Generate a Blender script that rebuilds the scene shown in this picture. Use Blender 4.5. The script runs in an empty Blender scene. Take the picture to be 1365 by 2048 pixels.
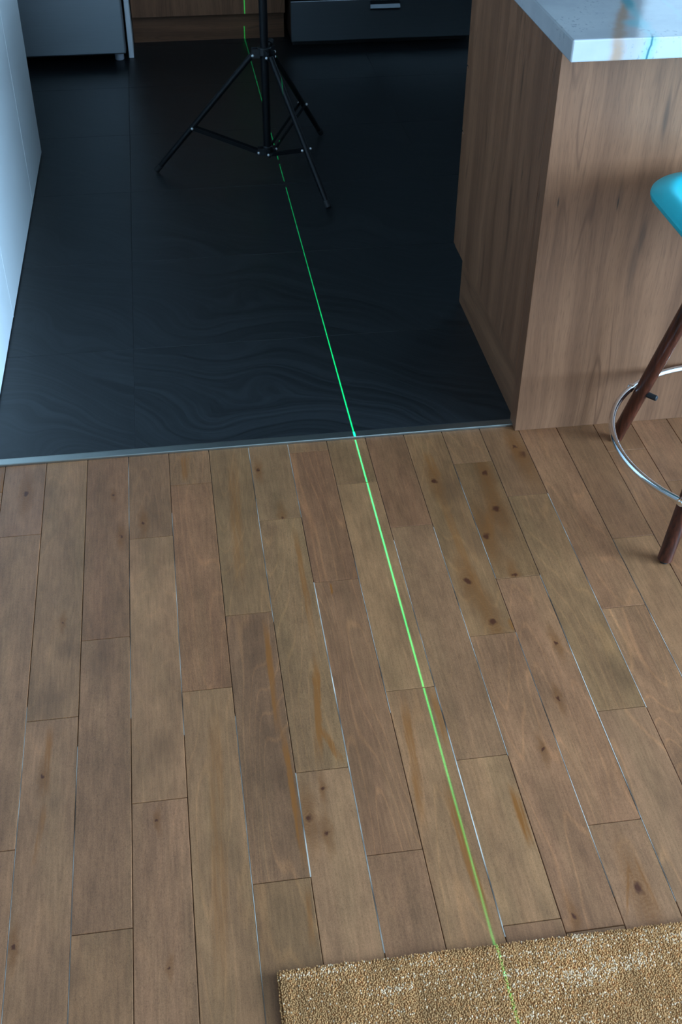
import bpy, bmesh, math, random
import numpy as np
from mathutils import Vector, Matrix

random.seed(7)
rng = np.random.default_rng(7)
S = bpy.context.scene
COL = S.collection

# ------------------------------------------------------------------ camera
cam_d = bpy.data.cameras.new('camera')
cam = bpy.data.objects.new('camera', cam_d)
COL.objects.link(cam)
cam_d.sensor_fit = 'HORIZONTAL'
cam_d.sensor_width = 14.9
cam_d.lens = 14.9 * 2309.776 / 1365.0
cam_d.clip_start = 0.02
yaw, pitch, roll, CAMH = 0.153677, 0.684794, 0.0103165, 1.532314
_F = Vector((math.sin(yaw) * math.cos(pitch), math.cos(yaw) * math.cos(pitch), -math.sin(pitch)))
_r = Vector((math.cos(yaw), -math.sin(yaw), 0))
_u = _r.cross(_F)
R_ = _r * math.cos(roll) + _u * math.sin(roll)
U_ = _u * math.cos(roll) - _r * math.sin(roll)
cam.matrix_world = Matrix(((R_.x, U_.x, -_F.x, 0), (R_.y, U_.y, -_F.y, 0), (R_.z, U_.z, -_F.z, CAMH), (0, 0, 0, 1)))
cam_d.dof.use_dof = True
cam_d.dof.focus_distance = 2.3
cam_d.dof.aperture_fstop = 9.0
S.camera = cam

# ------------------------------------------------------------------ world, light, exposure
S.view_settings.view_transform = 'Standard'
S.view_settings.look = 'None'
S.view_settings.gamma = 1.0
S.view_settings.use_curve_mapping = False
S.view_settings.exposure = 0.0
W = bpy.data.worlds.new('world')
S.world = W
W.use_nodes = True
bg = W.node_tree.nodes['Background']
bg.inputs[0].default_value = (0.43, 0.71, 1.0, 1)
bg.inputs[1].default_value = 1.0
DAY = (0.43, 0.71, 1.0)


def window_light(name, loc, rot, sx, sy, power, color=DAY):
    d = bpy.data.lights.new(name, 'AREA')
    d.shape = 'RECTANGLE'
    d.size, d.size_y = sx, sy
    d.energy = power
    d.color = color
    o = bpy.data.objects.new(name, d)
    o.location, o.rotation_euler = loc, rot
    COL.objects.link(o)
    return o


# daylight through the glass doors on the right, the window behind the camera and the kitchen window
window_light('daylight_right', (4.33, -1.15, 1.25), (0, math.radians(90), 0), 2.2, 4.2, 950)
window_light('daylight_rear', (1.0, -4.93, 1.35), (math.radians(90), 0, 0), 3.0, 1.9, 15)
window_light('daylight_kitchen', (3.30, 5.58, 1.70), (math.radians(-90), 0, 0), 1.96, 1.15, 11)


# ------------------------------------------------------------------ node helpers
class NT:
    def __init__(self, name):
        self.mat = bpy.data.materials.new(name)
        self.mat.use_nodes = True
        self.t = self.mat.node_tree
        self.bsdf = self.t.nodes['Principled BSDF']

    def n(self, typ, ins=None, **props):
        nd = self.t.nodes.new(typ)
        for k, v in props.items():
            setattr(nd, k, v)
        for k, v in (ins or {}).items():
            self.put(nd.inputs[k], v)
        return nd

    def put(self, sock, v):
        if isinstance(v, bpy.types.NodeSocket):
            self.t.links.new(v, sock)
        else:
            if isinstance(v, (tuple, list)) and len(v) == 3 and sock.type == 'RGBA':
                v = (*v, 1)
            sock.default_value = v

    def m(self, op, a, b=0.0, c=None, clamp=False):
        nd = self.t.nodes.new('ShaderNodeMath')
        nd.operation = op
        nd.use_clamp = clamp
        self.put(nd.inputs[0], a)
        self.put(nd.inputs[1], b)
        if c is not None:
            self.put(nd.inputs[2], c)
        return nd.outputs[0]

    def v(self, op, a, b=(0, 0, 0)):
        nd = self.t.nodes.new('ShaderNodeVectorMath')
        nd.operation = op
        self.put(nd.inputs[0], a)
        self.put(nd.inputs[1], b)
        return nd.outputs[1] if op in ('LENGTH', 'DOT_PRODUCT', 'DISTANCE') else nd.outputs[0]

    def sep(self, v):
        nd = self.t.nodes.new('ShaderNodeSeparateXYZ')
        self.put(nd.inputs[0], v)
        return nd.outputs

    def comb(self, x, y, z):
        nd = self.t.nodes.new('ShaderNodeCombineXYZ')
        for i, q in enumerate((x, y, z)):
            self.put(nd.inputs[i], q)
        return nd.outputs[0]

    def noise(self, vec, scale=1.0, detail=2.0, rough=0.5, dist=0.0):
        nd = self.n('ShaderNodeTexNoise', {'Vector': vec, 'Scale': scale, 'Detail': detail, 'Roughness': rough, 'Distortion': dist})
        return nd.outputs['Fac']

    def sm(self, x, lo, hi, a=0.0, b=1.0):
        nd = self.n('ShaderNodeMapRange', interpolation_type='SMOOTHSTEP')
        nd.inputs['From Min'].default_value = lo
        nd.inputs['From Max'].default_value = hi
        nd.inputs['To Min'].default_value = a
        nd.inputs['To Max'].default_value = b
        self.put(nd.inputs['Value'], x)
        return nd.outputs['Result']

    def mix(self, f, a, b, blend='MIX'):
        nd = self.t.nodes.new('ShaderNodeMix')
        nd.data_type = 'RGBA'
        nd.blend_type = blend
        self.put(nd.inputs[0], f)
        self.put(nd.inputs[6], a)
        self.put(nd.inputs[7], b)
        return nd.outputs[2]

    def scale_col(self, col, f):
        return self.v('MULTIPLY', col, self.comb(f, f, f))

    def objprop(self, name):
        nd = self.n('ShaderNodeAttribute', attribute_type='OBJECT', attribute_name=name)
        return nd.outputs['Vector']

    def coord(self, which='Object'):
        return self.n('ShaderNodeTexCoord').outputs[which]

    def rand(self):
        return self.n('ShaderNodeObjectInfo').outputs['Random']

    def bump(self, h, strength, dist=0.001):
        b = self.n('ShaderNodeBump', {'Height': h, 'Strength': strength, 'Distance': dist})
        self.put(self.bsdf.inputs['Normal'], b.outputs[0])

    def done(self, color=None, rough=None, metal=None, spec=None):
        if color is not None:
            self.put(self.bsdf.inputs['Base Color'], color)
        if rough is not None:
            self.put(self.bsdf.inputs['Roughness'], rough)
        if metal is not None:
            self.put(self.bsdf.inputs['Metallic'], metal)
        if spec is not None:
            self.put(self.bsdf.inputs['Specular IOR Level'], spec)
        return self.mat


def plain(name, color, rough=0.5, metal=0.0, spec=0.5, var=0.06, scale=40.0, bump=0.0):
    k = NT(name)
    nz = k.noise(k.coord(), scale, 3)
    f = k.m('ADD', k.m('MULTIPLY', nz, 2 * var), 1 - var)
    if bump:
        k.bump(nz, bump)
    return k.done(k.scale_col(color, f), rough, metal, spec)


# ------------------------------------------------------------------ materials
def mat_plank():
    k = NT('stained_maple')
    co = k.coord()
    r = k.rand()
    off = k.comb(k.m('MULTIPLY', r, 37.0), k.m('MULTIPLY', r, 91.0), k.m('MULTIPLY', r, 53.0))
    p = k.v('ADD', co, off)
    fiber = k.noise(k.v('MULTIPLY', p, (240, 16, 1)), 1, 4, 0.6)
    fleck = k.noise(k.v('MULTIPLY', p, (520, 190, 1)), 1, 2, 0.6)
    blotch = k.noise(k.v('MULTIPLY', p, (16, 5.5, 1)), 1, 3, 0.55)
    hue = k.noise(k.v('MULTIPLY', p, (22, 3.0, 1)), 1, 2)
    h = k.noise(k.v('MULTIPLY', p, (9, 1.15, 1)), 1, 1.5, 0.5)
    fr = k.m('PINGPONG', k.m('MULTIPLY', h, 17.0), 0.5)
    cath = k.sm(fr, 0.0, 0.12, 1, 0)
    mott = k.noise(k.v('MULTIPLY', p, (46, 26, 1)), 1, 3, 0.6)
    spk = k.noise(k.v('MULTIPLY', p, (950, 620, 1)), 1, 1)
    cs = k.sep(k.objprop('grain'))           # cathedral strength, gloss shift
    col = k.v('MULTIPLY', (0.296, 0.125, 0.057), k.objprop('tint'))
    col = k.mix(k.sm(hue, 0.35, 0.7), col, k.v('MULTIPLY', col, (0.98, 1.02, 1.0)))
    col = k.scale_col(col, k.m('ADD', 0.50, k.m('MULTIPLY', blotch, 1.0)))
    col = k.scale_col(col, k.m('ADD', 0.58, k.m('MULTIPLY', fiber, 0.84)))
    col = k.scale_col(col, k.sm(fleck, 0.28, 0.5, 0.84, 1.03))
    col = k.scale_col(col, k.m('ADD', 0.80, k.m('MULTIPLY', mott, 0.40)))
    col = k.scale_col(col, k.m('ADD', 0.58, k.m('MULTIPLY', spk, 0.84)))
    col = k.mix(k.m('MULTIPLY', cath, k.m('MULTIPLY', cs[0], 0.58)), col, k.v('MULTIPLY', col, (1.55, 1.45, 1.3)))
    wob = k.noise(k.v('MULTIPLY', p, (70, 20, 1)), 1, 4, 0.65)
    flame = k.sm(k.noise(k.v('MULTIPLY', p, (210, 7, 1)), 1, 3, 0.6), 0.36, 0.58)
    wobd = k.m('MULTIPLY', k.m('SUBTRACT', wob, 0.5), 0.010)
    xyz = k.sep(co)
    # amber mineral streaks, each a short segment along the board
    for i in range(3):
        a, b = k.sep(k.objprop('streak_from_%d' % i)), k.sep(k.objprop('streak_to_%d' % i))
        t = k.m('DIVIDE', k.m('SUBTRACT', xyz[1], a[1]), k.m('ADD', k.m('SUBTRACT', b[1], a[1]), 1e-5))
        cx = k.m('ADD', a[0], k.m('MULTIPLY', t, k.m('SUBTRACT', b[0], a[0])))
        d = k.m('ABSOLUTE', k.m('ADD', k.m('SUBTRACT', xyz[0], cx), wobd))
        w = k.m('SUBTRACT', 1.0, k.m('DIVIDE', d, k.m('ADD', a[2], 1e-6)))
        msk = k.m('MULTIPLY', k.sm(w, 0.0, 0.6), k.m('MULTIPLY', k.sm(t, -0.05, 0.3), k.sm(t, 0.7, 1.06, 1, 0)))
        msk = k.m('MULTIPLY', msk, k.m('MULTIPLY', b[2], k.m('ADD', 0.38, k.m('MULTIPLY', flame, 0.70))))
        col = k.mix(k.m('MULTIPLY', msk, 0.95), col, (0.275, 0.084, 0.014))
    nd = k.n('ShaderNodeTexNoise', {'Vector': k.v('MULTIPLY', p, (95, 60, 1)), 'Scale': 1.0, 'Detail': 3.0})
    warp = k.v('MULTIPLY', k.v('SUBTRACT', nd.outputs['Color'], (0.5, 0.5, 0.5)), (0.016, 0.020, 0))
    pw = k.v('ADD', co, warp)
    # grey-brown smudges
    for i in range(2):
        a = k.objprop('smudge_%d' % i)
        az = k.sep(a)
        q = k.v('MULTIPLY', k.v('SUBTRACT', pw, k.comb(az[0], az[1], 0)), (1, 0.75, 0))
        d = k.m('DIVIDE', k.v('LENGTH', q), k.m('ADD', az[2], 1e-6))
        msk = k.sm(d, 0.1, 1.0, 0.34, 0.0)
        col = k.mix(msk, col, (0.105, 0.044, 0.020))
    # knots: dark heart, rusty collar, pale swirl around it
    for i in range(5):
        a = k.objprop('knot_%d' % i)
        az = k.sep(a)
        q = k.v('MULTIPLY', k.v('SUBTRACT', pw, k.comb(az[0], az[1], 0)), (1, 0.72, 0))
        d = k.m('DIVIDE', k.v('LENGTH', q), k.m('ADD', az[2], 1e-6))
        tail = k.m('DIVIDE', k.v('LENGTH', k.v('MULTIPLY', q, (1.0, 0.30, 0))), k.m('ADD', az[2], 1e-6))
        ring = k.m('PINGPONG', k.m('MULTIPLY', d, 2.2), 0.5)
        halo = k.m('MULTIPLY', k.sm(tail, 0.4, 2.6, 0.85, 0), k.m('MULTIPLY', k.sm(ring, 0.0, 0.5, 0.7, 1.0), k.sm(fiber, 0.3, 0.62, 0.55, 1.0)))
        col = k.mix(halo, col, (0.185, 0.060, 0.014))
        col = k.mix(k.sm(d, 0.30, 0.80, 0.90, 0), col, (0.070, 0.016, 0.006))
    rg = k.m('ADD', 0.36, k.m('MULTIPLY', fleck, 0.16))
    k.bump(k.m('ADD', fiber, k.m('MULTIPLY', fleck, 0.7)), 0.10, 0.0006)
    return k.done(col, rg, spec=0.42)


def mat_joint_highlight():
    k = NT('painted_joint_highlight')  # pale tone painted in for highlights on the plank edges
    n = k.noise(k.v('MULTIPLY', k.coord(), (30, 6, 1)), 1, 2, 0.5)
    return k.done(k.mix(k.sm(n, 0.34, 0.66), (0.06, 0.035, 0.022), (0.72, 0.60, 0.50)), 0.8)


def mat_walnut(name, axis, base=(0.235, 0.103, 0.052)):
    """wood laminate; axis = object axis along the grain"""
    k = NT(name)
    c = k.sep(k.coord())
    if axis == 'Z':
        u, v = k.m('ADD', c[0], k.m('MULTIPLY', c[1], 1.0)), c[2]
    elif axis == 'Y':
        u, v = k.m('ADD', c[2], k.m('MULTIPLY', c[0], 1.0)), c[1]
    else:
        u, v = k.m('ADD', c[2], k.m('MULTIPLY', c[1], 1.0)), c[0]
    bend = k.m('MULTIPLY', k.m('SUBTRACT', k.noise(k.comb(k.m('MULTIPLY', u, 5.0), k.m('MULTIPLY', v, 2.0), 0), 1, 2), 0.5), 0.045)
    u2 = k.m('ADD', u, bend)
    p = k.comb(u2, v, 0.0)
    band = k.noise(k.v('MULTIPLY', p, (20, 0.8, 1)), 1, 4, 0.6)
    fib = k.noise(k.v('MULTIPLY', p, (190, 3.5, 1)), 1, 4, 0.65)
    pore = k.noise(k.v('MULTIPLY', p, (430, 22, 1)), 1, 2, 0.6)
    h = k.noise(k.v('MULTIPLY', p, (8.5, 0.55, 1)), 1, 2)
    line = k.sm(k.m('PINGPONG', k.m('MULTIPLY', h, 15.0), 0.5), 0.0, 0.11, 1, 0)
    gate = k.sm(k.noise(k.v('MULTIPLY', p, (9, 1.6, 1)), 1, 1), 0.42, 0.62)
    col = k.mix(k.sm(band, 0.3, 0.72), k.v('MULTIPLY', base, (0.72, 0.69, 0.66)), k.v('MULTIPLY', base, (1.22, 1.22, 1.2)))
    col = k.scale_col(col, k.m('ADD', 0.80, k.m('MULTIPLY', fib, 0.40)))
    col = k.scale_col(col, k.sm(pore, 0.3, 0.5, 0.82, 1.02))
    col = k.mix(k.m('MULTIPLY', k.m('MULTIPLY', line, gate), 0.55), col, k.v('MULTIPLY', base, (0.38, 0.34, 0.32)))
    # a few slim dark knots and flames, measured on the panel
    for (ku, kv, w, l, f) in ((0.031, 0.555, 0.0026, 0.017, 0.9), (0.157, 0.547, 0.0026, 0.022, 0.9), (0.225, 0.72, 0.008, 0.07, 0.55),
                              (0.222, 0.47, 0.010, 0.06, 0.5), (0.212, 0.40, 0.014, 0.10, 0.35), (0.16, 0.565, 0.009, 0.05, 0.3)):
        if axis != 'Z':
            break
        q = k.v('MULTIPLY', k.v('SUBTRACT', k.comb(u, v, 0), (ku, kv, 0)), (1 / w, 1 / l, 0))
        col = k.mix(k.m('MULTIPLY', k.sm(k.v('LENGTH', q), 0.2, 1.0, 1, 0), f), col, (0.045, 0.024, 0.014))
    k.bump(k.m('ADD', fib, pore), 0.06, 0.0005)
    return k.done(col, 0.44, spec=0.4)


def mat_tile():
    k = NT('black_slate_tile')
    co = k.coord()
    r = k.rand()
    p = k.v('ADD', co, k.comb(k.m('MULTIPLY', k.m('FLOOR', k.m('MULTIPLY', r, 3.0)), 0.9), 0, 0))
    warp = k.n('ShaderNodeTexNoise', {'Vector': p, 'Scale': 2.2, 'Detail': 1.5})
    pw = k.v('ADD', p, k.v('MULTIPLY', k.v('SUBTRACT', warp.outputs['Color'], (0.5, 0.5, 0.5)), (0.68, 0.68, 0)))
    c = k.sep(pw)
    ang = k.m('ADD', k.m('MULTIPLY', c[1], 1.0), k.m('MULTIPLY', c[0], 0.45))
    lines = k.noise(k.comb(k.m('MULTIPLY', ang, 60.0), k.m('MULTIPLY', c[0], 1.6), 0), 1, 5, 0.68)
    fine = k.noise(k.comb(k.m('MULTIPLY', ang, 210.0), k.m('MULTIPLY', c[0], 6.0), 0), 1, 2, 0.5)
    f = k.m('ADD', k.m('MULTIPLY', k.sm(lines, 0.36, 0.70), 0.6), k.m('MULTIPLY', fine, 0.4))
    col = k.mix(f, (0.0060, 0.0070, 0.0078), (0.025, 0.0285, 0.0315))
    k.bump(k.m('ADD', lines, k.m('MULTIPLY', fine, 0.5)), 0.16, 0.001)
    return k.done(col, k.m('ADD', 0.36, k.m('MULTIPLY', lines, 0.10)), spec=0.45)


def mat_stone():
    k = NT('pale_veined_stone')
    co = k.coord()                      # object origin sits at the near left corner of the slab
    c = k.sep(co)
    n = k.n('ShaderNodeTexNoise', {'Vector': co, 'Scale': 16.0, 'Detail': 3.0})
    wob = k.m('MULTIPLY', k.m('SUBTRACT', n.outputs['Fac'], 0.5), 0.05)
    cloud = k.noise(co, 9, 4, 0.6)
    pits = k.noise(k.v('MULTIPLY', co, (1, 0.6, 1)), 150, 2, 0.5)
    pitg = k.sm(k.noise(co, 12, 1), 0.5, 0.66)
    col = k.mix(k.sm(cloud, 0.3, 0.7), (0.46, 0.47, 0.49), (0.535, 0.54, 0.55))

    def vein(x0, kx, w, wv):
        d = k.m('SUBTRACT', c[0], k.m('ADD', x0, k.m('ADD', k.m('MULTIPLY', c[1], kx), k.m('MULTIPLY', wob, wv))))
        return k.m('ABSOLUTE', d), w
    d, w = vein(0.081, 0.42, 0.03, 0.5)
    col = k.mix(k.m('MULTIPLY', k.sm(d, 0.002, 0.017, 1, 0), k.sm(cloud, 0.30, 0.58, 0.55, 0.95)), col, (0.46, 0.245, 0.125))
    d, w = vein(0.096, 0.42, 0.03, 1.2)
    col = k.mix(k.m('MULTIPLY', k.sm(d, 0.0, 0.045, 0.6, 0), k.sm(cloud, 0.30, 0.6, 0.3, 1)), col, (0.42, 0.36, 0.34))
    d, w = vein(0.141, 0.16, 0.03, 0.5)
    col = k.mix(k.sm(d, 0.0, 0.020, 0.70, 0), col, (0.26, 0.52, 0.56))
    q = k.v('LENGTH', k.v('SUBTRACT', k.v('ADD', co, k.v('MULTIPLY', n.outputs['Color'], (0.02, 0.04, 0))), (0.152, 0.098, 0.0385)))
    col = k.mix(k.sm(q, 0.006, 0.034, 0.75, 0), col, (0.24, 0.50, 0.55))
    front = k.sm(c[1], 0.004, 0.03, 1, 0)
    back = k.sm(c[1], 0.14, 0.20)
    col = k.mix(k.m('MULTIPLY', k.sm(d, 0.0006, 0.0034, 0.9, 0), front), col, (0.04, 0.17, 0.20))
    d2, w = vein(0.128, 0.20, 0.03, 0.5)
    col = k.mix(k.m('MULTIPLY', k.sm(d2, 0.003, 0.016, 0.85, 0), back), col, (0.12, 0.33, 0.37))
    d, w = vein(0.225, 0.1, 0.03, 1.2)
    col = k.mix(k.sm(d, 0.0, 0.010, 0.30, 0), col, (0.42, 0.62, 0.68))
    col = k.mix(k.m('MULTIPLY', k.sm(pits, 0.58, 0.68), k.m('MULTIPLY', pitg, 0.7)), col, (0.30, 0.33, 0.36))
    k.bump(k.m('ADD', cloud, k.m('MULTIPLY', pits, -0.4)), 0.12, 0.001)
    return k.done(col, 0.09, spec=0.5)


def mat_brushed(name, base, rough, horiz=True):
    k = NT(name)
    co = k.coord()
    n = k.noise(k.v('MULTIPLY', co, (3, 3, 420) if horiz else (420, 420, 3)), 1, 3)
    col = k.scale_col(base, k.m('ADD', 0.9, k.m('MULTIPLY', n, 0.2)))
    return k.done(col, k.m('ADD', rough - 0.03, k.m('MULTIPLY', n, 0.06)), 1.0)


def mat_rug():
    k = NT('golden_wool_pile')
    a = k.n('ShaderNodeAttribute', attribute_type='GEOMETRY', attribute_name='tuft')
    nz = k.noise(k.coord(), 600, 2)
    col = k.scale_col(a.outputs['Color'], k.m('ADD', 0.75, k.m('MULTIPLY', nz, 0.5)))
    return k.done(col, 0.75, spec=0.25)


def mat_leg():
    k = NT('dark_stained_walnut')
    co = k.coord()
    n = k.noise(k.v('MULTIPLY', co, (160, 160, 9)), 1, 4, 0.6)
    col = k.mix(k.sm(n, 0.3, 0.7), (0.030, 0.0070, 0.0034), (0.105, 0.024, 0.011))
    return k.done(col, 0.30, spec=0.5)


M = dict(
    plank=mat_plank(),
    subfloor=plain('dark_subfloor', (0.022, 0.015, 0.010), 0.9),
    joint_highlight=mat_joint_highlight(),
    grout=plain('black_grout', (0.012, 0.013, 0.014), 0.6),
    tile=mat_tile(),
    strip=mat_brushed('brushed_nickel', (0.40, 0.41, 0.38), 0.36),
    wall=plain('warm_grey_paint', (0.13, 0.125, 0.12), 0.8),
    kwall=plain('dark_kitchen_paint', (0.10, 0.095, 0.09), 0.8),
    ceil=plain('white_paint', (0.62, 0.62, 0.61), 0.85),
    walnut=mat_walnut('walnut_laminate', 'Z'),
    walnut_y=mat_walnut('walnut_laminate_along', 'Y', (0.24, 0.107, 0.054)),
    walnut_x=mat_walnut('walnut_laminate_across', 'X', (0.20, 0.086, 0.042)),
    stone=mat_stone(),
    lacquer=plain('white_lacquer', (0.80, 0.83, 0.85), 0.45, spec=0.15, var=0.01),
    seam=plain('pale_edge_band', (0.88, 0.90, 0.92), 0.4, var=0.01),
    steel=mat_brushed('brushed_steel', (0.52, 0.57, 0.61), 0.36),
    dsteel=mat_brushed('dark_brushed_steel', (0.17, 0.19, 0.21), 0.34),
    panel=plain('pale_grey_panel', (0.86, 0.88, 0.93), 0.4, var=0.01),
    black=plain('black_enamel', (0.008, 0.008, 0.009), 0.35),
    blackmat=plain('matt_black', (0.010, 0.011, 0.013), 0.42),
    anod=plain('black_anodised', (0.006, 0.0065, 0.008), 0.36, spec=0.28),
    rubber=plain('black_rubber', (0.012, 0.012, 0.013), 0.6),
    rivet=plain('bright_zinc_rivet', (0.85, 0.86, 0.88), 0.35, 0.6, var=0.01),
    foot=plain('grey_plastic', (0.42, 0.45, 0.52), 0.5),
    chrome=plain('chrome', (0.86, 0.88, 0.90), 0.045, 1.0, var=0.01),
    leg=mat_leg(),
    shell=plain('turquoise_plastic', (0.0, 0.43, 0.50), 0.36, spec=0.4, var=0.02),
    rug=mat_rug(),
    rugback=plain('rug_backing', (0.40, 0.18, 0.065), 0.9),
    glass=None,
)
_g = NT('window_glass')
_tr = _g.n('ShaderNodeBsdfTransparent', {'Color': (0.96, 0.98, 0.98, 1)})
_gl = _g.n('ShaderNodeBsdfGlossy', {'Roughness': 0.02})
_fr = _g.n('ShaderNodeFresnel', {'IOR': 1.45})
_mx = _g.n('ShaderNodeMixShader', {0: _fr.outputs[0], 1: _tr.outputs[0], 2: _gl.outputs[0]})
_g.t.links.new(_mx.outputs[0], _g.t.nodes['Material Output'].inputs[0])
M['glass'] = _g.mat


# ------------------------------------------------------------------ mesh helpers
def box(bm, x0, x1, y0, y1, z0, z1, bev=0.0, seg=2):
    r = bmesh.ops.create_cube(bm, size=1.0, matrix=Matrix.Translation(((x0 + x1) / 2, (y0 + y1) / 2, (z0 + z1) / 2)) @ Matrix.Diagonal((x1 - x0, y1 - y0, z1 - z0, 1)))
    if bev:
        ed = {e for v in r['verts'] for e in v.link_edges}
        bmesh.ops.bevel(bm, geom=list(ed), offset=bev, segments=seg, profile=0.5, affect='EDGES')
    return bm


def tube(bm, p0, p1, r0, r1=None, n=16, round_end=0.0):
    r1 = r0 if r1 is None else r1
    p0, p1 = Vector(p0), Vector(p1)
    ax = (p1 - p0).normalized()
    a = ax.orthogonal().normalized()
    b = ax.cross(a)
    st = [(p0, r0), (p1, r1)]
    if round_end:
        e = round_end
        st = [(p0, r0 - e), (p0 + ax * e, r0), (p1 - ax * e, r1), (p1, r1 - e)]
    rings = [[bm.verts.new(c + (a * math.cos(t) + b * math.sin(t)) * r) for t in (2 * math.pi * i / n for i in range(n))] for c, r in st]
    for q in range(len(rings) - 1):
        for i in range(n):
            j = (i + 1) % n
            bm.faces.new((rings[q][i], rings[q][j], rings[q + 1][j], rings[q + 1][i]))
    bm.faces.new(rings[0][::-1])
    bm.faces.new(rings[-1])
    return bm


def bar(bm, p0, p1, w, t, up=(0, 0, 1)):
    """flat bar from p0 to p1: t thick sideways, w tall"""
    p0, p1 = Vector(p0), Vector(p1)
    ax = (p1 - p0).normalized()
    s = ax.cross(Vector(up)).normalized()
    n = s.cross(ax)
    vs = [bm.verts.new(p + s * (i * t / 2) + n * (j * w / 2)) for p in (p0, p1) for i, j in ((-1, -1), (1, -1), (1, 1), (-1, 1))]
    for f in ((0, 1, 2, 3), (7, 6, 5, 4), (0, 4, 5, 1), (1, 5, 6, 2), (2, 6, 7, 3), (3, 7, 4, 0)):
        bm.faces.new([vs[i] for i in f])
    return bm


def ball(bm, c, r, sc=(1, 1, 1), seg=10):
    bmesh.ops.create_uvsphere(bm, u_segments=seg, v_segments=max(6, seg // 2), radius=r, matrix=Matrix.Translation(c) @ Matrix.Diagonal((*sc, 1)))
    return bm


def obj(name, bm, mat, parent=None, smooth=False, shift=None):
    if shift is not None:
        bmesh.ops.translate(bm, verts=bm.verts, vec=-Vector(shift))
    bmesh.ops.recalc_face_normals(bm, faces=bm.faces)
    me = bpy.data.meshes.new(name)
    bm.to_mesh(me)
    bm.free()
    if smooth:
        me.shade_smooth()
        me.set_sharp_from_angle(angle=math.radians(38))
    if mat:
        me.materials.append(mat)
    o = bpy.data.objects.new(name, me)
    COL.objects.link(o)
    if parent is not None:
        o.parent = parent
        if shift is None:
            o.location = (0, 0, 0)
    elif shift is not None:
        o.location = shift
    return o


def B():
    return bmesh.new()


def bx(*a, **k):
    return box(bmesh.new(), *a, **k)


def thing(name, label, cat, loc, rotz=0.0, group=None):
    o = bpy.data.objects.new(name, None)
    o.empty_display_size = 0.05
    COL.objects.link(o)
    o.location, o.rotation_euler = loc, (0, 0, rotz)
    o['label'], o['category'] = label, cat
    if group:
        o['group'] = group
    return o


def struct(o, label=None):
    o['kind'] = 'structure'
    if label:
        o['label'] = label
    return o


# ------------------------------------------------------------------ room shell
XL, XR, YB, YF, ZC = -1.75, 4.40, -5.0, 5.65, 2.5
TZ = 0.004                                     # tile surface
STRIP_Y0, STRIP_Y1 = 2.1126, 2.1343

floor = struct(obj('floor', bx(XL, XR, YB, 2.118, -0.08, -0.010), M['subfloor']), 'brown stained maple plank floor in the foreground')
kfloor = struct(obj('floor', bx(XL, XR, 2.118, YF, -0.08, TZ - 0.0007), M['grout']), 'black slate-look tile floor of the kitchen behind the metal strip')
struct(obj('ceiling', bx(XL, XR, YB, YF, ZC, ZC + 0.1), M['ceil']), 'white ceiling over the living side')
struct(obj('wall_left', bx(XL - 0.12, XL, YB, YF, 0, ZC), M['wall']))


def wall_with_hole(name, axis, at, a0, a1, h0, h1, z0, z1, th):
    bm = B()
    for (p, q, s, t) in ((a0, h0, 0, ZC), (h1, a1, 0, ZC), (h0, h1, 0, z0), (h0, h1, z1, ZC)):
        if q - p < 1e-4 or t - s < 1e-4:
            continue
        if axis == 'X':
            box(bm, min(at, at + th), max(at, at + th), p, q, s, t)
        else:
            box(bm, p, q, min(at, at + th), max(at, at + th), s, t)
    return struct(obj(name, bm, M['kwall' if name == 'wall_front' else 'wall']))


struct(obj('ceiling', bx(XL, XR, 2.10, YF, 2.20, ZC), M['wall']), 'added lower ceiling over the kitchen')  # unseen dropped ceiling, added to cut bounced light in the kitchen
struct(obj('wall_right', bx(2.68, XR, 2.10, 2.22, 0, ZC), M['kwall']))       # unseen partition, added to block window light from the kitchen back
wall_with_hole('wall_right', 'X', XR, YB, YF, -3.3, 1.0, 0.10, 2.4, 0.12)
wall_with_hole('wall_back', 'Y', YB, XL, XR, -0.5, 2.5, 0.35, 2.35, -0.12)
wall_with_hole('wall_front', 'Y', YF, XL, XR, 2.30, 4.30, 1.1, 2.3, 0.12)


def window(n, axis, at, h0, h1, z0, z1, panes):
    bm, gl = B(), B()
    w = 0.05

    def bb(b, p, q, s, t, d):
        if axis == 'X':
            box(b, at - d, at + d, p, q, s, t)
        else:
            box(b, p, q, at - d, at + d, s, t)
    bb(bm, h0, h1, z0, z0 + w, 0.03)
    bb(bm, h0, h1, z1 - w, z1, 0.03)
    for i in range(panes + 1):
        c = h0 + w / 2 + (h1 - h0 - w) * i / panes
        bb(bm, c - w / 2, c + w / 2, z0 + w, z1 - w, 0.03)
    fr = struct(obj('window_%d' % n, bm, M['lacquer']))
    for i in range(panes):
        p = h0 + w + (h1 - h0 - w) * i / panes
        q = h0 + (h1 - h0 - w) * (i + 1) / panes
        g = B()
        bb(g, p, q, z0 + w, z1 - w, 0.004)
        obj('pane', g, M['glass'], fr)


window(1, 'X', XR + 0.06, -3.3, 1.0, 0.10, 2.4, 3)
window(2, 'Y', YB - 0.06, -0.5, 2.5, 0.35, 2.35, 2)
window(3, 'Y', YF + 0.06, 2.30, 4.30, 1.1, 2.3, 3)

# nickel transition strip: flat top, eased front lip
bm = B()
prof = [(2.1105, 0.0002), (2.1105, 0.0042), (2.1122, 0.0056), (2.1300, 0.0058), (2.1340, 0.0044), (2.1340, 0.0005)]
xa, xb = -0.98, 0.7262
v0 = [bm.verts.new((xa, y, z)) for y, z in prof]
v1 = [bm.verts.new((xb, y, z)) for y, z in prof]
for i in range(len(prof)):
    j = (i + 1) % len(prof)
    bm.faces.new((v0[i], v0[j], v1[j], v1[i]))
bm.faces.new(v0[::-1])
bm.faces.new(v1)
struct(obj('trim_1', bm, M['strip']), 'brushed nickel transition strip between wood planks and black tile')

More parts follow.
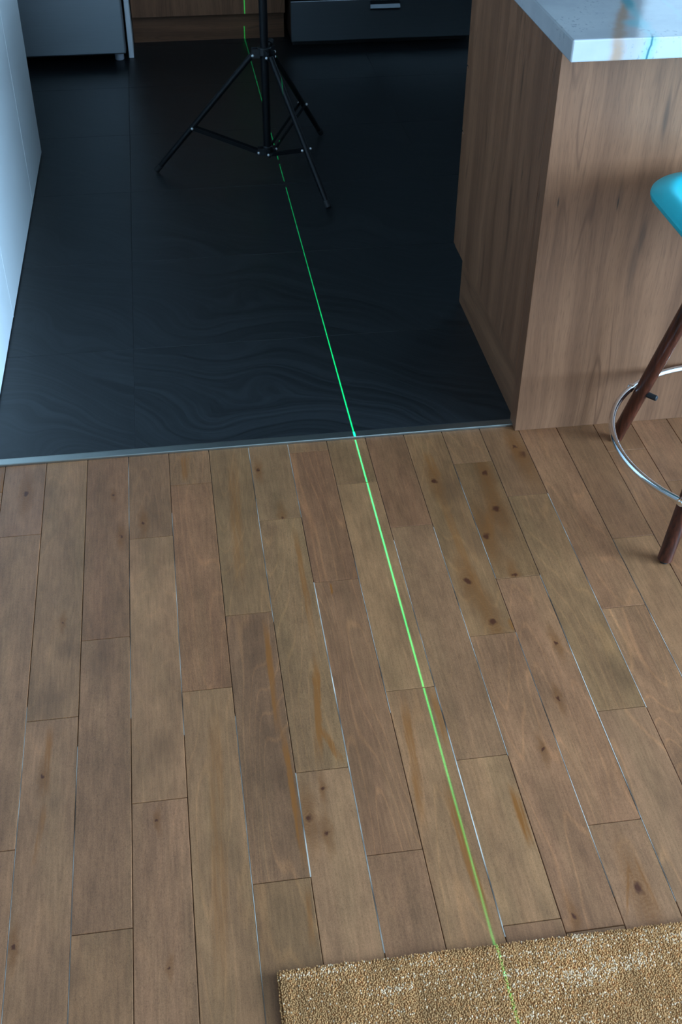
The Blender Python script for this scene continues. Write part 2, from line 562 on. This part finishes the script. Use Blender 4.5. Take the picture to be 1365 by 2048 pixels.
# ------------------------------------------------------------------ maple planks
X0, PW = -0.3308, 0.0889
ENDS = {-1: [1.8681, 1.1096], 0: [1.3667], 1: [1.5483, 0.9506], 2: [1.8263, 1.1706], 3: [1.9931, 1.3976], 4: [1.5775, 0.9974],
        5: [1.849, 1.1946], 6: [2.0765, 1.6468], 7: [1.9475, 1.3488], 8: [1.7895, 1.1833, 0.8771], 9: [1.4607], 10: [1.9859, 1.6072, 1.0282],
        11: [1.8571, 1.2524], 12: [1.4977], 13: [1.6931], 14: [1.9839], -2: [2.02, 1.45]}
KNOTS = [(0.5045, 1.9317, 0.0098), (0.5014, 1.6121, 0.0108), (0.5221, 1.4916, 0.0113), (0.6192, 1.9448, 0.011), (0.6139, 1.8192, 0.0127), (0.5717, 1.7365, 0.0123), (0.5975, 1.6133, 0.0069), (0.7195, 2.0019, 0.0146), (0.7103, 2.0319, 0.0079), (-0.3694, 2.0063, 0.0096), (-0.1234, 1.8747, 0.0062), (0.1532, 1.1572, 0.0041), (0.1243, 1.1036, 0.0087), (0.1496, 1.0726, 0.0055), (0.6001, 0.9081, 0.0113), (-0.1122, 1.1325, 0.0032), (-0.2966, 1.2452, 0.0049), (-0.3222, 0.9452, 0.005), (0.53, 1.1834, 0.0042), (0.4887, 0.8779, 0.0052), (0.5899, 1.2901, 0.0044), (-0.1851, 1.9757, 0.0032), (-0.1694, 1.8377, 0.0051), (0.1288, 2.0232, 0.0055), (0.1634, 1.8548, 0.0063), (-0.1016, 0.8803, 0.0028), (0.6251, 1.423, 0.0056), (-0.2769, 1.6007, 0.0037)]
SMUDGES = [(-0.2031, 1.5263, 0.0365), (-0.2069, 1.4767, 0.0403), (-0.2872, 1.3965, 0.0433), (-0.1213, 1.8121, 0.0354), (-0.2338, 0.885, 0.028), (-0.1012, 1.2728, 0.0459), (-0.2661, 1.5288, 0.0319), (0.5475, 1.7193, 0.0408), (0.7215, 1.9883, 0.0503), (0.6152, 1.7989, 0.0367), (0.4311, 1.7592, 0.0462), (0.6228, 1.937, 0.0438), (0.5299, 1.8963, 0.0431), (0.1386, 1.0788, 0.0235), (0.1386, 1.8158, 0.0257), (0.7195, 1.3159, 0.0403), (0.7452, 1.6607, 0.0303)]
STREAKS = [(-0.0312, 2.1105, -0.0326, 2.0003, 0.0067, 0.8), (-0.0213, 2.1092, -0.0281, 2.005, 0.0045, 0.5), (0.1842, 1.8256, 0.1829, 1.4658, 0.0072, 0.6), (0.1829, 1.4658, 0.1554, 1.2048, 0.0091, 0.8), (0.1667, 1.2894, 0.1947, 1.1992, 0.0077, 0.9), (0.0975, 1.5699, 0.0955, 1.2664, 0.0076, 0.8), (0.1019, 1.3097, 0.1084, 1.0018, 0.0069, 0.9), (0.3202, 1.3364, 0.3018, 1.0556, 0.0097, 0.7), (0.3719, 1.3433, 0.3754, 1.2053, 0.008, 0.6), (0.3518, 1.1563, 0.3633, 0.869, 0.0099, 0.8), (-0.2897, 1.3572, -0.2887, 1.1971, 0.0077, 0.7), (-0.2887, 1.1971, -0.3018, 1.0691, 0.0056, 0.5), (0.4594, 1.1258, 0.4598, 0.9961, 0.009, 1.0), (0.6035, 0.9648, 0.5659, 0.8619, 0.0028, 0.7), (0.6118, 0.9699, 0.6177, 0.8569, 0.0028, 0.7), (0.2346, 1.642, 0.2325, 1.6065, 0.0029, 1.0), (0.0772, 2.0957, 0.0589, 1.6307, 0.0156, 0.4), (-0.0067, 1.3824, -0.0334, 0.7943, 0.0158, 0.35), (0.5046, 1.891, 0.5192, 1.4839, 0.0118, 0.45), (0.1048, 0.9849, 0.1027, 0.8748, 0.0068, 0.5), (0.506, 2.0464, 0.516, 1.9337, 0.0135, 0.5), (0.612, 1.8501, 0.562, 1.6938, 0.0149, 0.5), (0.5569, 1.4988, 0.5569, 1.4627, 0.0076, 0.7), (-0.4283, 2.1089, -0.419, 1.9754, 0.0066, 0.8)]
N_, R_T, O_T, D_T, L_T = (1, 1, 1), (0.90, 0.83, 0.80), (0.95, 0.94, 0.86), (0.80, 0.78, 0.76), (1.10, 1.10, 1.06)
TINT = {(-1, 0): (0.94, 0.92, 1.0), (-1, 1): N_, (-1, 2): N_, (0, 0): (0.95, 0.97, 0.93), (0, 1): N_, (1, 0): R_T, (1, 1): (0.93, 0.91, 0.90), (1, 2): (0.92, 0.92, 0.86),
        (2, 0): (0.88, 0.86, 0.84), (2, 1): (1.05, 1.05, 1.0), (2, 2): (1.0, 0.96, 0.96), (3, 0): O_T, (3, 1): (0.94, 0.84, 0.78), (3, 2): (1.0, 1.02, 0.93),
        (4, 0): (0.88, 0.93, 0.82), (4, 1): (0.82, 0.80, 0.78), (4, 2): (0.93, 0.93, 0.82), (5, 0): (0.90, 0.96, 0.88), (5, 1): (0.93, 0.98, 0.88), (5, 2): (1.10, 1.12, 1.08),
        (6, 0): O_T, (6, 1): (0.86, 0.77, 0.74), (6, 2): (0.92, 0.86, 0.83), (7, 0): (0.88, 0.92, 0.82), (7, 1): (1.04, 1.08, 0.96), (7, 2): (1.05, 1.04, 0.94),
        (8, 0): (0.90, 0.82, 0.78), (8, 1): (0.93, 0.93, 0.90), (8, 2): (1.10, 1.12, 1.02), (8, 3): (0.9, 0.86, 0.83), (9, 0): (0.90, 0.91, 0.78), (9, 1): (1.0, 0.93, 0.90),
        (10, 0): O_T, (10, 1): (0.85, 0.85, 0.72), (10, 2): (1.03, 0.96, 0.93), (10, 3): (1.04, 1.02, 1.0), (11, 0): (0.88, 0.84, 0.78), (11, 1): (0.95, 0.99, 0.88), (11, 2): N_,
        (12, 0): (1.0, 0.93, 0.90), (12, 1): (1.04, 0.99, 0.96), (13, 0): (0.86, 0.82, 0.78), (13, 1): (1.0, 1.0, 0.94), (14, 0): (0.9, 0.85, 0.8), (14, 1): (0.95, 0.9, 0.86)}
CATH = {(4, 1): 1.0, (6, 1): 1.0, (6, 2): 0.9, (5, 1): 0.7, (3, 2): 0.6, (4, 0): 0.6, (9, 1): 0.8, (12, 1): 0.9, (11, 2): 0.9, (2, 0): 0.5, (8, 1): 0.3, (10, 3): 0.4, (0, 0): 0.3, (4, 2): 0.7}


def plank_mesh(w, l):
    """board centred on its origin: chamfered top, tongue side walls, no underside"""
    c, e, z1, z0 = 0.0009, 0.0003, -0.0009, -0.010
    hw, hl = w / 2, l / 2
    vs = [(-hw, -hl, z0), (hw, -hl, z0), (hw, hl, z0), (-hw, hl, z0), (-hw, -hl, z1), (hw, -hl, z1), (hw, hl, z1), (-hw, hl, z1),
          (-hw + c, -hl + e, 0), (hw - c, -hl + e, 0), (hw - c, hl - e, 0), (-hw + c, hl - e, 0)]
    fs = [(8, 9, 10, 11)]
    for i in range(4):
        j = (i + 1) % 4
        fs += [(i, j, j + 4, i + 4), (i + 4, j + 4, j + 8, i + 8)]
    me = bpy.data.meshes.new('plank')
    me.from_pydata(vs, [], fs)
    me.materials.append(M['plank'])
    return me


for i in range(-12, 24):
    tops = list(ENDS.get(i, []))
    if not tops:
        tops = [random.uniform(1.3, 2.0)]
    y = tops[-1]
    while y > -0.6:
        y -= random.uniform(0.45, 0.75)
        tops.append(y)
    cuts = [2.1115] + tops
    for q in range(len(cuts) - 1):
        ya, yb = cuts[q + 1], cuts[q]
        gap = 0.0009
        me = plank_mesh(PW - gap, yb - ya - 0.0016)
        o = bpy.data.objects.new('plank', me)
        COL.objects.link(o)
        o.parent = floor
        cx, cy = X0 + (i + 0.5) * PW, (ya + yb) / 2
        o.location = (cx, cy, random.uniform(-0.0003, 0.0001))
        rv = random.uniform(0.9, 1.06)
        o['tint'] = list(TINT.get((i, q), (rv, rv * random.uniform(0.94, 1.02), rv * random.uniform(0.88, 1.02))))
        tm = sum(o['tint']) / 3
        o['tint'] = [max(0.4, 1 + (tm - 1) * 1.35 + (v - tm) * 0.75) for v in o['tint']]
        o['grain'] = [CATH.get((i, q), random.choice((0.1, 0.25, 0.6))), 0.0, 0.0]

        def inside(x, yy):
            return abs(x - cx) < PW / 2 and ya < yy < yb
        kk = [m for m in KNOTS if inside(m[0], m[1])][:5]
        for n, m in enumerate(kk):
            o['knot_%d' % n] = [m[0] - cx, m[1] - cy, m[2]]
        for n, m in enumerate([m for m in SMUDGES if inside(m[0], m[1])][:2]):
            o['smudge_%d' % n] = [m[0] - cx, m[1] - cy, m[2]]
        for n, m in enumerate([m for m in STREAKS if inside((m[0] + m[2]) / 2, (m[1] + m[3]) / 2)][:3]):
            a, b = ((m[0], m[1]), (m[2], m[3])) if m[1] < m[3] else ((m[2], m[3]), (m[0], m[1]))
            o['streak_from_%d' % n] = [a[0] - cx, a[1] - cy, m[4]]
            o['streak_to_%d' % n] = [b[0] - cx, b[1] - cy, m[5]]

# pale strips standing in for bright edge highlights along some of the long joints
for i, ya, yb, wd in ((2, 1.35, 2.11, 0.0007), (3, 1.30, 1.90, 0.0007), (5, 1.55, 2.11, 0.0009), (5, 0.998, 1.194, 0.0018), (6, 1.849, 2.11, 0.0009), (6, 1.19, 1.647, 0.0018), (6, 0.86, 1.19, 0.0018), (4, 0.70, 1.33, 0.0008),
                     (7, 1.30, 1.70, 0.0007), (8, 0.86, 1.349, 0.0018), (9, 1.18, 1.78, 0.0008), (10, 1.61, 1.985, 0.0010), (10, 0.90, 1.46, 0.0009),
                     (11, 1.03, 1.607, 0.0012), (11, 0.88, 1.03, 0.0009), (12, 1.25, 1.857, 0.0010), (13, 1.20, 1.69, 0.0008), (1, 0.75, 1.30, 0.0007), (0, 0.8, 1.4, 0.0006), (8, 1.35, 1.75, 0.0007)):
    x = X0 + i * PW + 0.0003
    obj('seam_highlight', bx(x - wd / 2, x + wd / 2, ya, yb, -0.006, -0.0002), M['joint_highlight'], floor)

# ------------------------------------------------------------------ black kitchen tiles
TP = 0.478
tile_meshes = {}


def tile_mesh(w, l):
    key = (round(w, 4), round(l, 4))
    if key not in tile_meshes:
        bm = B()
        hw, hl, c = w / 2, l / 2, 0.0005
        lo = [bm.verts.new((x, y, -0.008)) for x, y in ((-hw, -hl), (hw, -hl), (hw, hl), (-hw, hl))]
        mi = [bm.verts.new((x, y, -c)) for x, y in ((-hw, -hl), (hw, -hl), (hw, hl), (-hw, hl))]
        to = [bm.verts.new((x, y, 0)) for x, y in ((-hw + c, -hl + c), (hw - c, -hl + c), (hw - c, hl - c), (-hw + c, hl - c))]
        bm.faces.new(to)
        for i in range(4):
            j = (i + 1) % 4
            bm.faces.new((lo[i], lo[j], mi[j], mi[i]))
            bm.faces.new((mi[i], mi[j], to[j], to[i]))
        me = bpy.data.meshes.new('tile')
        bm.to_mesh(me)
        bm.free()
        me.materials.append(M['tile'])
        tile_meshes[key] = me
    return tile_meshes[key]


ys = [2.1345] + [2.085 + TP * k for k in range(1, 8)] + [YF]
xs = [-1.75, -1.093, -0.137, 0.819, 1.775, 2.731, 3.687, 4.40]
for a, b in zip(ys[:-1], ys[1:]):
    for c, d in zip(xs[:-1], xs[1:]):
        o = bpy.data.objects.new('tile', tile_mesh(d - c - 0.0007, b - a - 0.0007))
        COL.objects.link(o)
        o.parent = kfloor
        o.location = ((c + d) / 2, (a + b) / 2, TZ)

# ------------------------------------------------------------------ white cabinet on the left
t = thing('tall_cabinet', 'tall white lacquered cabinet run along the left side of the black tile', 'cabinet', (-0.4453, 2.805, TZ), -0.0143)
# local: +x face at x=0, local y runs along the face
y0, s1, s2, y1 = -0.66, -0.046, 0.658, 1.063
obj('body', bx(-0.60, -0.021, y0 + 0.002, y1 - 0.002, 0.004, 2.185), M['lacquer'], t)
for a, b in ((y0, s1), (s1, s2), (s2, y1)):
    obj('door', bx(-0.020, 0.0, a + 0.0013, b - 0.0013, 0.0055, 2.185, bev=0.0012, seg=1), M['lacquer'], t)

for a in (s1, s2):
    obj('edge_strip', bx(-0.010, 0.0006, a - 0.0016, a + 0.0016, 0.0055, 2.185), M['seam'], t)

# ------------------------------------------------------------------ refrigerator and the panel beside it
L = (-0.55, 5.05, TZ)
t = thing('refrigerator', 'brushed steel refrigerator behind the white cabinet with a grey round foot', 'refrigerator', L)
obj('body', bx(-0.955, -0.145, 4.785, 5.55, 0.06, 1.80, bev=0.004), M['blackmat'], t, shift=L)
obj('freezer_drawer', bx(-0.958, -0.141, 4.72, 4.783, 0.050, 0.62, bev=0.006), M['steel'], t, shift=L)
obj('door', bx(-0.958, -0.141, 4.72, 4.783, 0.628, 1.80, bev=0.006), M['steel'], t, shift=L)
for fx in (-0.1715, -0.925):
    bm = tube(B(), (fx, 4.806, TZ), (fx, 4.806, 0.052), 0.0185, 0.0185, 20, round_end=0.003)
    obj('foot', bm, M['foot'], t, True, shift=L)
bm = bx(-0.23, -0.15, 4.79, 4.83, 0.0525, 0.058)
obj('foot_bracket', bm, M['foot'], t, shift=L)

o = obj('end_panel', bx(-0.1340, -0.1148, 4.8166, 5.62, TZ, 2.10, bev=0.0015, seg=1), M['panel'], shift=(-0.1244, 5.2, TZ))
o['label'], o['category'] = 'narrow pale grey upright panel between steel refrigerator and wood cabinet', 'panel'

# ------------------------------------------------------------------ wood base cabinet at the back
L = (0.20, 5.3, TZ)
t = thing('base_cabinet', 'walnut base cabinet at the back wall between grey panel and range', 'cabinet', L)
obj('body', bx(-0.112, 0.513, 4.972, 5.60, 0.119, 0.88), M['walnut_x'], t, shift=L)
obj('door', bx(-0.1105, 0.5125, 4.95, 4.970, 0.1185, 0.86, bev=0.001, seg=1), M['walnut'], t, shift=L)
obj('toe_kick', bx(-0.112, 0.513, 5.010, 5.028, TZ, 0.118), M['walnut_x'], t, shift=L)

obj('worktop', bx(-0.113, 0.515, 4.925, 5.62, 0.881, 0.915, bev=0.002, seg=1), M['stone'], t, shift=L)  # out of view, added so its overhang shades the door below

# ------------------------------------------------------------------ range with storage drawer
L = (0.90, 5.2, TZ)
t = thing('kitchen_range', 'dark steel range with a low drawer and tab handle at the back wall', 'range', L)
obj('body', bx(0.524, 1.280, 4.845, 5.60, 0.042, 0.90, bev=0.003), M['black'], t, shift=L)
obj('plinth', bx(0.535, 1.270, 4.90, 5.58, TZ, 0.042), M['black'], t, shift=L)
dr = obj('drawer', bx(0.522, 1.282, 4.82, 4.843, 0.0395, 0.197, bev=0.003), M['dsteel'], t, shift=L)
bm = B()
bpts = [(4.8195, 0.156), (4.803, 0.158), (4.799, 0.166), (4.803, 0.180), (4.8195, 0.189)]
va = [bm.verts.new((0.842, y, z)) for y, z in bpts]
vb = [bm.verts.new((0.9635, y, z)) for y, z in bpts]
for i in range(len(bpts)):
    j = (i + 1) % len(bpts)
    bm.faces.new((va[i], va[j], vb[j], vb[i]))
bm.faces.new(va[::-1])
bm.faces.new(vb)
obj('handle', bm, M['dsteel'], dr, shift=L)
obj('oven_door', bx(0.522, 1.282, 4.815, 4.843, 0.205, 0.78, bev=0.003), M['black'], t, shift=L)

# ------------------------------------------------------------------ island
L = (0.726, 2.091, 0.0)
IX = 2.62
t = thing('kitchen_island', 'walnut kitchen island on the right under the pale stone countertop', 'island', L)
obj('carcass', bx(0.748, IX - 0.02, 2.14, 2.752, 0.118, 0.866), M['walnut_x'], t, shift=L)
obj('front_panel', bx(0.7262, IX, 2.091, 2.1335, 0.0, 0.867, bev=0.0007, seg=1), M['walnut'], t, shift=L)
obj('end_panel', bx(0.7264, 0.7465, 2.1345, 2.752, 0.1385, 0.867, bev=0.0007, seg=1), M['walnut'], t, shift=L)
obj('toe_board', bx(0.7345, 0.7465, 2.1345, 2.6957, TZ, 0.1375), M['walnut_y'], t, shift=L)
obj('toe_kick', bx(0.7475, IX - 0.02, 2.68, 2.6957, TZ, 0.116), M['walnut_x'], t, shift=L)
for (z0, z1) in ((0.1385, 0.4415), (0.4445, 0.6025), (0.6055, 0.8600)):
    d = obj('drawer', bx(0.7275, IX - 0.01, 2.7545, 2.774, z0, z1, bev=0.001, seg=1), M['walnut_x'], t, shift=L)

L = (0.7030, 1.9770, 0.867)
o = obj('countertop', bx(0.7035, IX + 0.03, 1.9770, 2.80, 0.867, 0.9055, bev=0.0028, seg=2), M['stone'], None, shift=L)
o['label'], o['category'] = 'pale blue-white stone countertop with brown and aqua veins on the walnut island', 'countertop'

# ------------------------------------------------------------------ bar stool
C0 = Vector((1.1337, 1.7985, 0.0))
t = thing('bar_stool', 'bar stool with turquoise moulded seat, dark wooden legs and chrome foot ring', 'stool', C0)
FA = Vector((-0.1880, 0.2294, 0.0))
fr_ = FA.length
az0 = math.atan2(FA.y, FA.x)
ZT = 0.568


def leg_r(z):
    return fr_ * (1 - 0.6 * z / 0.65)


RZ, RR = 0.146, 0.2820
for q in range(4):
    a = az0 + q * math.pi / 2
    d = Vector((math.cos(a), math.sin(a), 0))
    p0 = d * leg_r(0.0) + Vector((0, 0, 0.0045))
    p1 = d * leg_r(ZT) + Vector((0, 0, ZT))
    lg = obj('leg', tube(B(), p0, p1, 0.0148, 0.0172, 22, round_end=0.0015), M['leg'], t, True)
    obj('glide', tube(B(), d * leg_r(0) + Vector((0, 0, 0.0003)), d * leg_r(0) + Vector((0, 0, 0.0052)), 0.0085, 0.0085, 16), M['rubber'], lg, True)
    # chrome screw head outside, black cap nut inside
    zc = Vector((0, 0, RZ))
    bm = tube(B(), zc + d * (RR - 0.004), zc + d * (RR + 0.0064), 0.0085, 0.0085, 16)
    tube(bm, zc + d * (RR + 0.0064), zc + d * (RR + 0.0080), 0.0055, 0.0040, 12)
    obj('bolt', bm, M['chrome'], t, True)
    bm = tube(B(), zc + d * (leg_r(RZ) - 0.013), zc + d * (leg_r(RZ) - 0.038), 0.0066, 0.0062, 14, round_end=0.0016)
    obj('cap_nut', bm, M['rubber'], t, True)
bm = B()
n1, n2, rt = 96, 16, 0.0070
ring = [[bm.verts.new(((RR + rt * math.cos(f)) * math.cos(e), (RR + rt * math.cos(f)) * math.sin(e), RZ + rt * math.sin(f)))
         for f in (2 * math.pi * j / n2 for j in range(n2))] for e in (2 * math.pi * i / n1 for i in range(n1))]
for i in range(n1):
    for j in range(n2):
        bm.faces.new((ring[i][j], ring[(i + 1) % n1][j], ring[(i + 1) % n1][(j + 1) % n2], ring[i][(j + 1) % n2]))
obj('foot_ring', bm, M['chrome'], t, True)
bm = tube(B(), (0, 0, ZT - 0.004), (0, 0, ZT + 0.012), 0.165, 0.165, 40, round_end=0.002)
obj('base_plate', bm, M['black'], t, True)


def shell_z(rho):
    bowl = 0.588 + 0.054 * min(rho / 0.86, 1.0) ** 2.4
    return bowl - 0.013 * max(0.0, (rho - 0.84) / 0.16) ** 1.6


SA, SB, SR = 0.253, 0.242, 0.117           # half width, half depth, corner radius of the moulded seat
out = []
for (cx, cy, a0) in ((SA - SR, SB - SR, 0), (-SA + SR, SB - SR, 90), (-SA + SR, -SB + SR, 180), (SA - SR, -SB + SR, 270)):
    for q in range(17):
        e = math.radians(a0 + 90 * q / 16)
        out.append((cx + SR * math.cos(e), cy + SR * math.sin(e)))
bm = B()
nr, na = 22, len(out)
rows = []
cen = bm.verts.new((0, 0, shell_z(0)))
for i in range(1, nr + 1):
    rho = (i / nr) ** 0.8
    rows.append([bm.verts.new((x * rho, y * rho, shell_z(rho))) for x, y in out])
rows.append([bm.verts.new((x * 0.992, y * 0.992, shell_z(1) - 0.012)) for x, y in out])     # turned-down rim
for j in range(na):
    bm.faces.new((cen, rows[0][j], rows[0][(j + 1) % na]))
for i in range(len(rows) - 1):
    for j in range(na):
        bm.faces.new((rows[i][j], rows[i + 1][j], rows[i + 1][(j + 1) % na], rows[i][(j + 1) % na]))
seat = obj('seat', bm, M['shell'], t, True)
so = seat.modifiers.new('thickness', 'SOLIDIFY')
so.thickness = 0.005
so.offset = -1
sb = seat.modifiers.new('smooth', 'SUBSURF')
sb.levels = sb.render_levels = 1

# ------------------------------------------------------------------ light stand
P0 = Vector((0.309, 3.624, TZ))
t = thing('light_stand', 'black three-legged light stand standing on the dark kitchen tile', 'stand', P0)
bm = tube(B(), (0, 0, 0.072), (0, 0, 0.43), 0.0125, 0.0125, 24)
tube(bm, (0, 0, 0.43), (0, 0, 1.535), 0.0128, 0.0128, 24)
obj('pole', bm, M['anod'], t, True)
feet = [Vector((-0.0555, 3.6596, TZ)) - P0, Vector((0.4658, 3.3057, TZ)) - P0, Vector((0.5229, 3.9142, TZ)) - P0]
collar = B()
tube(collar, (0, 0, 0.372), (0, 0, 0.396), 0.021, 0.021, 24, round_end=0.002)
hub = B()
tube(hub, (0, 0, 0.058), (0, 0, 0.088), 0.0165, 0.0165, 24, round_end=0.002)
for f in feet:
    d = f.normalized()
    s = Vector((-d.y, d.x, 0))
    for sg in (-1, 1):
        for b_, r0, r1, z, hh in ((collar, 0.014, 0.040, 0.379, 0.026), (hub, 0.010, 0.032, 0.070, 0.022)):
            bar(b_, d * r0 + s * (sg * 0.0115) + Vector((0, 0, z)), d * r1 + s * (sg * 0.0115) + Vector((0, 0, z)), hh, 0.004)
co_o = obj('collar', collar, M['blackmat'], t, True)
bm = tube(B(), (0.012, 0.016, 0.390), (0.020, 0.026, 0.399), 0.0045, 0.0045, 10)
tube(bm, (0.019, 0.025, 0.398), (0.026, 0.034, 0.405), 0.010, 0.009, 12)
obj('knob', bm, M['rubber'], co_o, True)
hub_o = obj('hub', hub, M['blackmat'], t, True)
for f in feet:
    d = f.normalized()
    s = Vector((-d.y, d.x, 0))
    top = d * 0.036 + Vector((0, 0, 0.374))
    foot = f + Vector((0, 0, 0.009)) - d * 0.004
    lg = obj('leg', tube(B(), top, foot, 0.0088, 0.0088, 18, round_end=0.001), M['anod'], t, True)
    ax = (foot - top).normalized()
    obj('rubber_foot', tube(B(), foot - ax * 0.022, foot + ax * 0.003, 0.0100, 0.0100, 16, round_end=0.002), M['rubber'], lg, True)
    br = top + (foot - top) * 0.615
    hp = d * 0.029 + Vector((0, 0, 0.068))
    for sg in (-1, 1):
        obj('brace', bar(B(), hp + s * sg * 0.0115, br + s * sg * 0.0115, 0.011, 0.0025), M['anod'], t)
        for c in (hp, br, top):
            bm = ball(B(), c + s * sg * 0.0148, 0.0044, seg=12)
            obj('rivet', bm, M['rivet'], t, True)

# ------------------------------------------------------------------ laser level on top of the stand (throws the green line)
LP = Vector((0.309, 3.624, 1.545))
t = thing('laser_level', 'small black laser level on top of the light stand', 'laser level', LP - Vector((0, 0, 0.006)))
obj('housing', bx(-0.032, 0.032, -0.04, 0.04, 0.0, 0.075, bev=0.006), M['rubber'], t)
ld = bpy.data.lights.new('laser_beam', 'POINT')
ld.shadow_soft_size = 0.0
ld.energy = 1200.0
ld.color = (1, 1, 1)
ld.use_nodes = True
lt = ld.node_tree
em = lt.nodes['Emission']
em.inputs['Color'].default_value = (0.0, 1.0, 0.24, 1)


def lnode(typ, op=None):
    n = lt.nodes.new(typ)
    if op:
        n.operation = op
    return n


geo = lnode('ShaderNodeNewGeometry')
dot = lnode('ShaderNodeVectorMath', 'DOT_PRODUCT')
nrm = Vector((1.0, 0.0037, 0.0)).normalized()
dot.inputs[1].default_value = nrm
ab = lnode('ShaderNodeMath', 'ABSOLUTE')
dv = lnode('ShaderNodeMath', 'DIVIDE')
dv.inputs[1].default_value = 0.00060
sq = lnode('ShaderNodeMath', 'POWER')
sq.inputs[1].default_value = 2.0
ng = lnode('ShaderNodeMath', 'MULTIPLY')
ng.inputs[1].default_value = -1.0
ex = lnode('ShaderNodeMath', 'EXPONENT')
ml = lnode('ShaderNodeMath', 'MULTIPLY')
ml.inputs[1].default_value = 34.0 * 40.0 / 1200.0
lt.links.new(geo.outputs['Incoming'], dot.inputs[0])
lt.links.new(dot.outputs['Value'], ab.inputs[0])
lt.links.new(ab.outputs[0], dv.inputs[0])
lt.links.new(dv.outputs[0], sq.inputs[0])
lt.links.new(sq.outputs[0], ng.inputs[0])
lt.links.new(ng.outputs[0], ex.inputs[0])
lt.links.new(ex.outputs[0], ml.inputs[0])
lt.links.new(ml.outputs[0], em.inputs['Strength'])
lo = bpy.data.objects.new('laser_beam', ld)
COL.objects.link(lo)
lo.parent = t
lo.location = (0.3518 - 0.309, 0.0, 0.035)

# ------------------------------------------------------------------ rug
t = thing('rug', 'golden tan looped wool rug with pale flecks at the bottom right', 'rug', (0.0475, 0.8470, 0.0005), -0.0125)
RW, RL = 1.15, 0.50
obj('backing', bx(0.0025, RW - 0.0025, -RL + 0.0025, -0.0025, 0.0, 0.0096, bev=0.0015, seg=1), M['rugback'], t)
sp = 0.0024
nx, ny = int(RW / sp), int(RL / sp)
gx, gy = np.meshgrid(np.arange(nx), np.arange(ny))
gx, gy = gx.ravel(), gy.ravel()
n = len(gx)
px = gx * sp + sp / 2 + rng.normal(0, 0.0004, n)
py = -(gy * sp + sp / 2) + rng.normal(0, 0.0006, n) + 0.0012 * (gx % 2 - 0.5)


def lowfreq(nu, nv, seed):
    g = np.random.default_rng(seed).random((nv + 2, nu + 2))
    u, v = gx / nx * nu, gy / ny * nv
    iu, iv = u.astype(int), v.astype(int)
    fu, fv = u - iu, v - iv
    fu, fv = fu * fu * (3 - 2 * fu), fv * fv * (3 - 2 * fv)
    return (g[iv, iu] * (1 - fu) + g[iv, iu + 1] * fu) * (1 - fv) + (g[iv + 1, iu] * (1 - fu) + g[iv + 1, iu + 1] * fu) * fv


patch = lowfreq(16, 10, 1)
rowband = lowfreq(14, 85, 2)
colband = lowfreq(140, 12, 3)
val = 0.72 + 0.28 * patch + 0.30 * (colband - 0.5) + rng.normal(0, 0.055, n)
base = np.array([0.56, 0.265, 0.098])[None, :] * val[:, None]
warm = rng.random(n) < 0.14
base[warm] *= np.array([1.12, 0.97, 0.86])
fl = rng.random(n) < (0.015 + 0.55 * np.clip((rowband * 0.6 + patch * 0.4) - 0.42, 0, 1) ** 1.2 * 2.0)
base[fl] = np.array([0.86, 0.56, 0.34]) * rng.uniform(0.72, 1.1, (fl.sum(), 1))
ht = 0.0085 + rng.normal(0, 0.00025, n) + 0.0010 * (patch - 0.5)
edge = (gx == 0) | (gx == nx - 1) | (gy == 0) | (gy == ny - 1)
ht[edge] -= 0.0012
lean_x, lean_y = rng.normal(0, 0.0004, n), rng.normal(0, 0.0004, n)
lean_x[gx == 0] -= 0.0012
lean_y[gy == 0] += 0.0012
ang = np.arange(6) * math.pi / 3
lev = [(0.0040, 0.00135, 0.0), (0.76, 0.00145, 0.7), (0.97, 0.00105, 1.0)]      # (height, radius, lean)
rad = rng.uniform(0.88, 1.14, n)
V = np.zeros((n, 19, 3), np.float32)
for li, (hz, rr, ll) in enumerate(lev):
    z = np.full(n, hz) if li == 0 else ht * hz + 0.0030
    for j in range(6):
        V[:, li * 6 + j, 0] = px + lean_x * ll + rr * rad * np.cos(ang[j])
        V[:, li * 6 + j, 1] = py + lean_y * ll + rr * rad * 1.25 * np.sin(ang[j])
        V[:, li * 6 + j, 2] = z
V[:, 18, 0], V[:, 18, 1], V[:, 18, 2] = px + lean_x, py + lean_y, ht + 0.0034
quads = [(a * 6 + j, a * 6 + (j + 1) % 6, (a + 1) * 6 + (j + 1) % 6, (a + 1) * 6 + j) for a in range(2) for j in range(6)]
tris = [(12 + j, 12 + (j + 1) % 6, 18) for j in range(6)]
one = np.array([i for f in quads for i in f] + [i for f in tris for i in f], np.int32)
loops = (one[None, :] + (np.arange(n, dtype=np.int32) * 19)[:, None]).ravel()
tot1 = np.array([4] * 12 + [3] * 6, np.int32)
tot = np.tile(tot1, n)
start = np.concatenate(([0], np.cumsum(tot)[:-1])).astype(np.int32)
me = bpy.data.meshes.new('pile')
me.vertices.add(n * 19)
me.vertices.foreach_set('co', V.ravel())
me.loops.add(len(loops))
me.loops.foreach_set('vertex_index', loops)
me.polygons.add(len(tot))
me.polygons.foreach_set('loop_start', start)
me.polygons.foreach_set('loop_total', tot)
me.update(calc_edges=True)
me.polygons.foreach_set('use_smooth', np.ones(len(tot), bool))
ca = me.color_attributes.new('tuft', 'FLOAT_COLOR', 'POINT')
cc = np.ones((n, 19, 4), np.float32)
cc[:, :, :3] = base[:, None, :]
ca.data.foreach_set('color', cc.ravel())
me.materials.append(M['rug'])
pile = bpy.data.objects.new('pile', me)
COL.objects.link(pile)
pile.parent = t
pile['kind'] = 'stuff'
